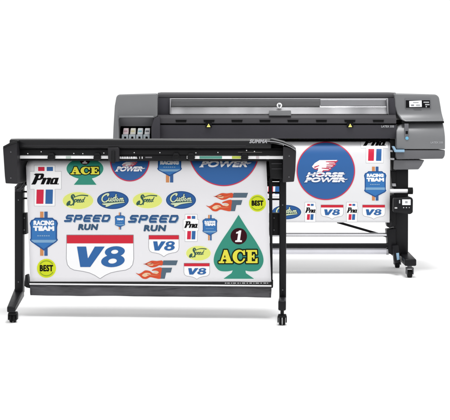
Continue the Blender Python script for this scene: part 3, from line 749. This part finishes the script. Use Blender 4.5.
bm = bmesh.new(); u, z = FC(113.4, 158, .07); tube(bm, (u, .062, z-.035), (u, .062, z+.05), .012, 18, off=.003)
finish(bm, 'knife_holder', M_black2, tc_)
c_rail('scale_plate', 119.2, 186.5, [(.112, 155.3), (.112, 160.2), (.121, 160.2), (.121, 155.3)], M_black, .001)
art('scale_marks', [(union([rect(119.8+x, 156.6, 119.8+x+w, 158.8) for x, w in ((0, 1.6), (2.1, 1.7), (4.4, 1.6), (6.6, 2.0), (9.3, .8), (10.8, 1.8), (13.2, 2.2), (15.8, 1.0), (19.6, .5), (21.9, 1.0))]) | rect(120, 157.8, 137.4, 158.5), M_wtxt)], face_place(FC, .1115), CU, h=.18)
art('scale_plate_mark', [(rect(145.4, 156.7, 152, 158.1), (120, 118, 122))], face_place(FC, .1115), CU, h=.18)
# end caps
lc = c_prism('end_cap', [(2.7, 147.2), (10, 143.6), (16.8, 141.6), (17.2, 184.0), (5.4, 183.4), (4.6, 176)], .03, .52, M_cap, .006, seg=3)
c_prism('cap_top', [(2.9, 146.4), (9.6, 142.8), (17.2, 140.2), (17.2, 142.6), (10, 144.6), (3.2, 147.9)], .02, .5, M_lid, .002, parent=lc)
rc = c_prism('end_cap', [(283.0, 146.2), (288, 147.0), (293.4, 148.8), (296.2, 151.6), (295.4, 170), (294.0, 181.8), (282.8, 182.4)], .03, .52, M_cap, .006, seg=3)
c_prism('cap_top', [(270, 139.1), (272, 139.2), (283, 142.0), (291, 145.6), (296.0, 149.6), (295.6, 150.8), (290.6, 147.2), (282.6, 144.6), (271, 143.4), (270, 143.4)], .02, .5, M_lid, .002, parent=rc)
bm = bmesh.new()
ln = smooth([(267, 141.2), (276, 142.0), (284, 144.2), (291, 147.2), (295.6, 150.2)], 5, False)
sweep(bm, [(*((lambda r: (r[0], .018, r[1]))(FC(x, y, .018))),) for x, y in ln], .0026, 8)
finish(bm, 'cap_highlight', M_highlight, rc)  # thin pale line modelled in place of a highlight on the cap
c_prism('inner_cheek', [(271.2, 144), (283, 146), (282.8, 179), (270.2, 178.4), (268.8, 160)], .20, .5, M_black, .005)
c_prism('inner_cheek', [(17, 147), (25, 147), (25.4, 178), (20, 184), (17, 184)], .28, .5, M_black, .005)
for (x0, y0, x1, y1) in ((271.5, 163, 282, 164), (271.5, 168.4, 282, 169.2), (18, 163.6, 24.6, 164.4), (18, 169, 24.6, 170)):
    d = .197 if x0 > 100 else .277
    c_prism('cheek_rib', [(x0, y0), (x1, y0), (x1, y1), (x0, y1)], d, d+.01, M_pbody, .001)
# legs, feet, casters
def c_leg(pxl, pxr, py0, py1, top_label=None):
    bm = bmesh.new(); prism(bm, FC, [(pxl, py0), (pxr, py0), (pxr, py1), (pxl, py1)], .31, .38, .008, 3)
    return finish(bm, 'leg', M_leg, CU)
c_leg(14.4, 22.6, 186, 294); c_leg(279.2, 286.2, 178, 300)
def c_foot(a0, a1, b0, b1, zb0, zb1, yb):
    # a*: px of leg joint at depth .38, b*: px of front end at depth -.05
    ua0, zt = FC(a0, zb0, .38); ua1, zl = FC(a1, zb1, .38)
    ub0, _ = FC(b0, 300, -.05); ub1, _ = FC(b1, 300, -.05)
    zf1 = FC(b0, yb[0], -.05)[1]; zf0 = FC(b0, yb[1], -.05)[1]
    bm = bmesh.new()
    solid(bm, [(ua0, .385, zl), (ua1, .385, zl), (ua1, .385, zt), (ua0, .385, zt)], [(ub0, -.06, zf0), (ub1, -.06, zf0), (ub1, -.06, zf1), (ub0, -.06, zf1)], .010, 3)
    ft = finish(bm, 'foot', M_leg, CU)
    um = (ub0+ub1)/2; y = 0.0
    bm = bmesh.new()
    tube(bm, (um, y, .055), (um, y, zf0+.012), .012, 16)
    box(bm, um-.028, um+.028, y-.030, y+.030, .052, .070, .006)
    for s in (-1, 1):
        box(bm, um+s*.027-.004, um+s*.027+.004, y-.022, y+.022, .018, .060, .003)
    c = finish(bm, 'caster', M_black, CU)
    for s in (-1, 1):
        bm = bmesh.new(); tube(bm, (um+s*.012-.009, y, .031), (um+s*.012+.009, y, .031), .031, 28, off=.006)
        finish(bm, 'wheel', M_rubber, c)
c_foot(14.2, 24.2, 7.2, 15.4, 288, 297, (306.5, 312.5)); c_foot(279.0, 286.2, 278.2, 286.0, 296, 304, (300.5, 310.5))
# leg fittings
c_prism('leg_fitting', [(22.4, 213), (26.2, 213), (26.2, 234.4), (22.4, 234.4)], .33, .40, M_black, .003)
c_prism('leg_fitting', [(269.0, 213), (280, 213), (280, 235.4), (269.0, 235.4)], .36, .42, M_black, .003)
for py, r in ((191.7, .9), (198.3, .9)):
    u0, z = FC(18, py, .36); u1, _ = FC(281, py, .36)
    bm = bmesh.new(); tube(bm, (u0, .36, z), (u1, .36, z), r*.0069, 16); finish(bm, 'roll_support_bar', M_black, CU)
bm = bmesh.new()
for pts in ([(15.5, 189), (18, 184.6), (22, 182)], [(17, 190), (21, 187.6), (24.6, 182.4)], [(20.6, 189.4), (23.6, 187.4), (25.2, 184)]):
    sweep(bm, [(*((lambda r: (r[0], .30, r[1]))(FC(x, y, .30))),) for x, y in smooth(pts, 4, False)], .006, 8)
prism(bm, FC, [(14.6, 188), (17, 184), (21.6, 183), (21.6, 192), (14.6, 192)], .31, .37, .003)
finish(bm, 'loading_handle', M_pbody, CU)
c_prism('side_rail', [(268.6, 178), (272.2, 178), (272.6, 283), (270.4, 283)], .30, .34, M_black2, .003)
c_prism('basket_bracket', [(25.0, 275), (27.2, 275), (28.4, 284), (30.4, 286), (30, 288.4), (26.2, 287.6), (24.2, 286)], .25, .32, M_black2, .003)
c_prism('basket_bracket', [(270.4, 282), (273, 281), (273, 288), (270.6, 288)], .24, .32, M_black2, .003)
c_rail('stand_beam', 20, 284, [(.36, 181.5), (.36, 186), (.46, 186), (.46, 181.5)], M_black, .004)
# catch basket: front rod, white hem, hanging fabric trough
c_rail('front_rod', 29.4, 271.6, [(.225, 282.3), (.218, 282.8), (.218, 283.5), (.225, 284), (.235, 284), (.235, 282.3)], M_black, 0)
art('rod_marks', [(union([rect(225+x, 282.75, 225+x+w, 283.45) for x, w in ((0, 1.4), (2.2, 2.6), (6, 1.2), (8, 3), (12.4, 1.6), (15, .8), (17, 3.2), (21.6, 1.4), (24.4, 2.6), (28.4, 1.0), (30.6, 3.4), (35.4, 1.6), (38.4, 2.8), (42, 1.2))]), M_wtxt)], face_place(FC, .2165), CU, h=.18)
for px, py in ((18.4, 200), (18.4, 282), (282.6, 205), (282.6, 290), (24.3, 218), (24.3, 230), (274, 218), (274, 230), (10.8, 152), (10.8, 178), (289.2, 156), (289, 177)):
    dd = .308 if (px < 20 and py > 190) or 280 < px < 284 else (.328 if px < 26 and py > 190 else (.358 if 270 < px < 280 else .028))
    u, z = FC(px, py, dd); bm = bmesh.new(); tube(bm, (u, dd-.001, z), (u, dd+.01, z), .0055, 6, off=.001)
    finish(bm, 'bolt', M_caster, CU)
c_rail('fabric_hem', 29.6, 271.4, [(.228, 283.9), (.224, 284.2), (.224, 285.5), (.232, 285.9), (.24, 285.9), (.24, 283.9)], M_white, 0)
bm = bmesh.new()
nx = 90; rng = np.random.RandomState(4); ph = rng.rand(8)*6.28
zt = FC(150, 285.7, .23)[1]; zb = FC(150, 297.0, .23)[1]
u0 = FC(30.2, 290, .23)[0]; u1 = FC(271.0, 290, .23)[0]
prof = [(.228, zt), (.222, zt-.02), (.219, zt-.045), (.222, zb+.014), (.232, zb+.003), (.262, zb-.001), (.34, zb+.004), (.42, zb+.02), (.45, zb+.08)]
grid = []
for i in range(nx+1):
    t = i/nx; col = []
    for j, (w, z) in enumerate(prof):
        a = sum(math.sin(t*(14+9*k)+ph[k]+j*.7)/(1+k) for k in range(6))
        amp = .0045*min(1, j)
        col.append(bm.verts.new((u0+(u1-u0)*t, w+amp*a, z+(.0004*a if 3 <= j <= 6 else 0))))
    grid.append(col)
for i in range(nx):
    for j in range(len(prof)-1): bm.faces.new((grid[i][j], grid[i+1][j], grid[i+1][j+1], grid[i][j+1]))
bk = finish(bm, 'catch_basket', M_fabric, CU, sharp=80)
md = bk.modifiers.new('thickness', 'SOLIDIFY'); md.thickness = .004; md.offset = -1

# ------------------------------------------------------------------ printed sheet in the cutter
zq = lambda py, w: FC(150, py, w)[1]
WC = interp([zq(282, .2), zq(240, .19), zq(200, .185), zq(176, .185), zq(168, .190), zq(164, .198), zq(161, .215), zq(158.5, .25), zq(154, .30)], [.205, .19, .182, .182, .188, .198, .216, .25, .30])
placeC = sheet_place(FC, WC)
eL = lambda y: 26.0+4.0*min(1, max(0, (y-165)/117))+(max(0, (166-y))*.35 if y > 160 else 2.1)
eR = lambda y: 266.4+4.8*min(1, max(0, (y-165)/117))
SC = make_sheet('printed_sheet', FC, placeC, eL, eR, list(np.arange(154.6, 172, .8))+list(np.arange(172, 281, 5))+[281.6],
                M_sheet, 'white vinyl sheet hanging from the black cutter, with the largest V8 shield and ACE spade', (CX0, CY0, 0), -CUT_RZ, None, nx=40)
def A_C(name, L, label, h=.24, clip=None): return art(name, L, placeC, SC, label, h, clip)
A_C('striped_print', L_pro((30.2, 171.6, 61.2, 189.0), (38.2, 44.6, 46.8, 53.0, 166.9, 171.0), (36.3, 43.4, 45.4, 52.6, 189.6, 203.8), (31.0, 173.4, 59.4, 184.6)), 'large white print with black italic Pro lettering and red and blue stripes', h=.2)
sp_top = ell(85, 168.6, 18.4, 10.6) | poly([(80.6, 175), (90, 175), (92.5, 179.5), (96.6, 184.8), (73.8, 184.8), (78, 179.8)])
A_C('spade_print', L_ace(sp_top, (85, 159.4), 5.4, 8.2, (70.6, 166.9, 99.4, 174.2), .95), 'green spade print reading ACE, running up into the cutter', h=.2, clip=rect(60, 157, 110, 190))
A_C('oval_print', L_speed_oval(78.0, 200.6, 15.2, 8.4), 'yellow oval print with dark green script lettering', h=.2)
A_C('oval_print', L_speed_oval(147.4, 200.4, 14.6, 7.8), 'yellow oval print with dark green script between two blue ovals', h=.2)
A_C('oval_print', L_speed_oval(198.4, 253.2, 12.2, 7.2), 'smaller yellow oval print beside the large spade', h=.18)
A_C('oval_print', L_custom_oval(112.9, 200.2, 15.8, 8.9), 'blue oval print with cream script lettering', h=.2)
A_C('oval_print', L_custom_oval(181.0, 200.0, 15.0, 8.9), 'blue oval print with cream script left of the flame', h=.2)
A_C('round_print', L_horse(129.8, 161.0, 19.6, 20.4, (121.6, 161.6, 137.4, 168.2), None, ('POWER', 115.8, 166.3, 144.0, 171.4, .4)), 'smaller blue round print running up into the cutter', h=.2, clip=rect(105, 159.2, 155, 190))
A_C('round_print', L_horse(224, 150.2, 35.4, 35.9, None, None, ('POWER', 200.4, 160.4, 249.6, 167.2, .5)), 'large blue round print running up into the cutter', h=.22, clip=rect(185, 159.4, 262, 190))
A_C('badge_print', L_badge(157.2, 182.0, 150, 168.8, 176.4, 148, 182.5, None, ('RACING', 160.2, 160.4, 179, 164.6, .5), (163.5, 166.6, 176, .9), (169.2, 171.4), 7.4), 'blue badge print cut off by the cutter head', h=.2, clip=rect(150, 159.2, 190, 190))
A_C('badge_print', L_badge(29.8, 58.0, 217.7, 240.0, 250.6, 211.6, 255.8, ('RACING', 33.6, 220.4, 54.2, 225.3, .38), ('TEAM', 33.2, 225.9, 54.4, 230.9, .6), (37.5, 235.2, 50.5, 1.0), (239.8, 242.6), 7.6), 'large blue pointed badge print reading RACING TEAM', h=.22)
A_C('badge_print', L_badge(202.4, 217.4, 218.4, 231.0, 235.6, 214.9, 240.4, ('RACING', 204.6, 220.8, 215.4, 222.9, .28), ('TEAM', 204.6, 223.0, 215.4, 225.8, .4), (206, 228.2, 214, .6), (231, 232.4), 3.6), 'small blue pointed badge print reading RACING TEAM', h=.17)
A_C('badge_print', L_badge(114.8, 125.2, 215.4, 224.6, 227.2, 212.4, 229.6, None, ('TEAM', 116.8, 218.2, 123.4, 220.2, .25), (117.6, 222.2, 122.6, .5), (224.2, 225.2), 2.4), 'tiny blue badge print between the two SPEED RUN prints', h=.16)
A_C('lettering_print', L_speedrun(64.0, 214.8, 110.8, 221.8, 78.0, 224.0, 98.4, 230.2), 'steel blue italic SPEED RUN lettering at left', h=.18)
A_C('lettering_print', L_speedrun(128.0, 215.0, 179.0, 222.6, 143.6, 225.0, 166.4, 231.4), 'steel blue italic SPEED RUN lettering at right', h=.18)
A_C('road_shield_print', L_v8(66.9, 235.2, 133.2, 278.4, 243.4, (77.0, 246.2, 124.8, 267.2), .55), 'largest V8 road shield print with red top', h=.25)
A_C('road_shield_print', L_v8(149.0, 235.4, 178.7, 256.4, 239.4, (153.2, 241.2, 174.8, 250.6), .45), 'medium V8 road shield print with red top', h=.2)
A_C('road_shield_print', L_v8(184.2, 263.4, 209.4, 279.0, 266.3, (188.2, 268.0, 206.2, 274.6), .4), 'small V8 road shield print at the bottom edge', h=.18)
A_C('flame_print', L_flame(0, 0), 'grey letter F print with red flames, near the round yellow print', h=.2)
A_C('flame_print', L_flame(-70.2, 67.6), 'grey letter F print with red flames, beside the largest V8 shield', h=.2)
A_C('yellow_disc_print', L_best(46.5, 268.3, 9.5, (39.8, 264.9, 53.2, 271.4)), 'yellow disc print reading BEST at the lower left', h=.2)
A_C('yellow_disc_print', L_best(257.5, 203.2, 8.5, (251.6, 200.4, 263.4, 205.8)), 'yellow disc print reading BEST at the right edge', h=.2)
A_C('striped_print', L_pro((183.4, 219.6, 198.4, 230.4), (187.2, 190.8, 191.8, 195.3, 216.0, 218.8), (187.0, 190.7, 191.6, 195.2, 231.0, 239.3), (184.0, 221.2, 198.0, 228.0)), 'small Pro print with red and blue stripes', h=.17)
big = poly(smooth([(238.6, 214.8), (246.5, 227.5), (256.5, 242.5), (262.4, 254), (263.2, 263), (258.4, 270.2), (250.6, 271.4), (244.6, 270.4)], 5, False)[:-1]+[(246, 273.2), (254.2, 278.8), (223.4, 278.8), (231.4, 273.2)]+smooth([(232.8, 270.4), (226.6, 271.4), (218.8, 270.2), (214.0, 263), (214.8, 254), (220.6, 242.5), (230.6, 227.5), (238.6, 214.8)], 5, False)[:-1])
A_C('spade_print', L_ace(big, (238.8, 236.2), 8.2, 11.6, (218.8, 250.0, 258.0, 263.0), 1.25), 'largest green spade print with a white 1 in a maroon disc above ACE', h=.22)
for x0, x1, c in ((199.5, 222, (96, 170, 152)), (232, 240.6, (206, 222, 90)), (66, 71, (208, 222, 214)), (188, 190.5, (190, 210, 226)), (256, 259, (226, 214, 218))):
    art('strip_print', [(rect(x0, 156.1, x1, 158.7), c)], face_place(FC, .1215), CU, h=.2)

# =================================================================== CAMERA, LIGHT, RENDER
cam = bpy.data.cameras.new('camera'); co = bpy.data.objects.new('camera', cam); COL.objects.link(co)
cam.sensor_width = 36; cam.lens = FPX/450*36
cam.shift_x = (225-CX)/450; cam.shift_y = -(210-HY)/450
co.location = (0, 0, CAMH); co.rotation_euler = (math.pi/2, 0, 0); cam.clip_end = 500
scene.camera = co

w = bpy.data.worlds.new('World'); scene.world = w; w.use_nodes = True
w.node_tree.nodes['Background'].inputs['Color'].default_value = (1, 1, 1, 1)
w.node_tree.nodes['Background'].inputs['Strength'].default_value = 1.08

def lamp(name, loc, target, size, power):
    l = bpy.data.lights.new(name, 'AREA'); l.shape = 'DISK'; l.size = size; l.energy = power
    o = bpy.data.objects.new(name, l); COL.objects.link(o); o.location = loc
    o.rotation_euler = (Vector(target)-Vector(loc)).to_track_quat('-Z', 'Y').to_euler()
    return o
lamp('studio_softbox', (.9, 6.3, 11.5), (.6, 9.4, 0), 3.6, 1020)

scene.view_settings.view_transform = 'Standard'; scene.view_settings.look = 'None'
scene.view_settings.exposure = 0; scene.view_settings.gamma = 1
scene.render.resolution_x = 1024; scene.render.resolution_y = 956
scene.render.engine = 'CYCLES'
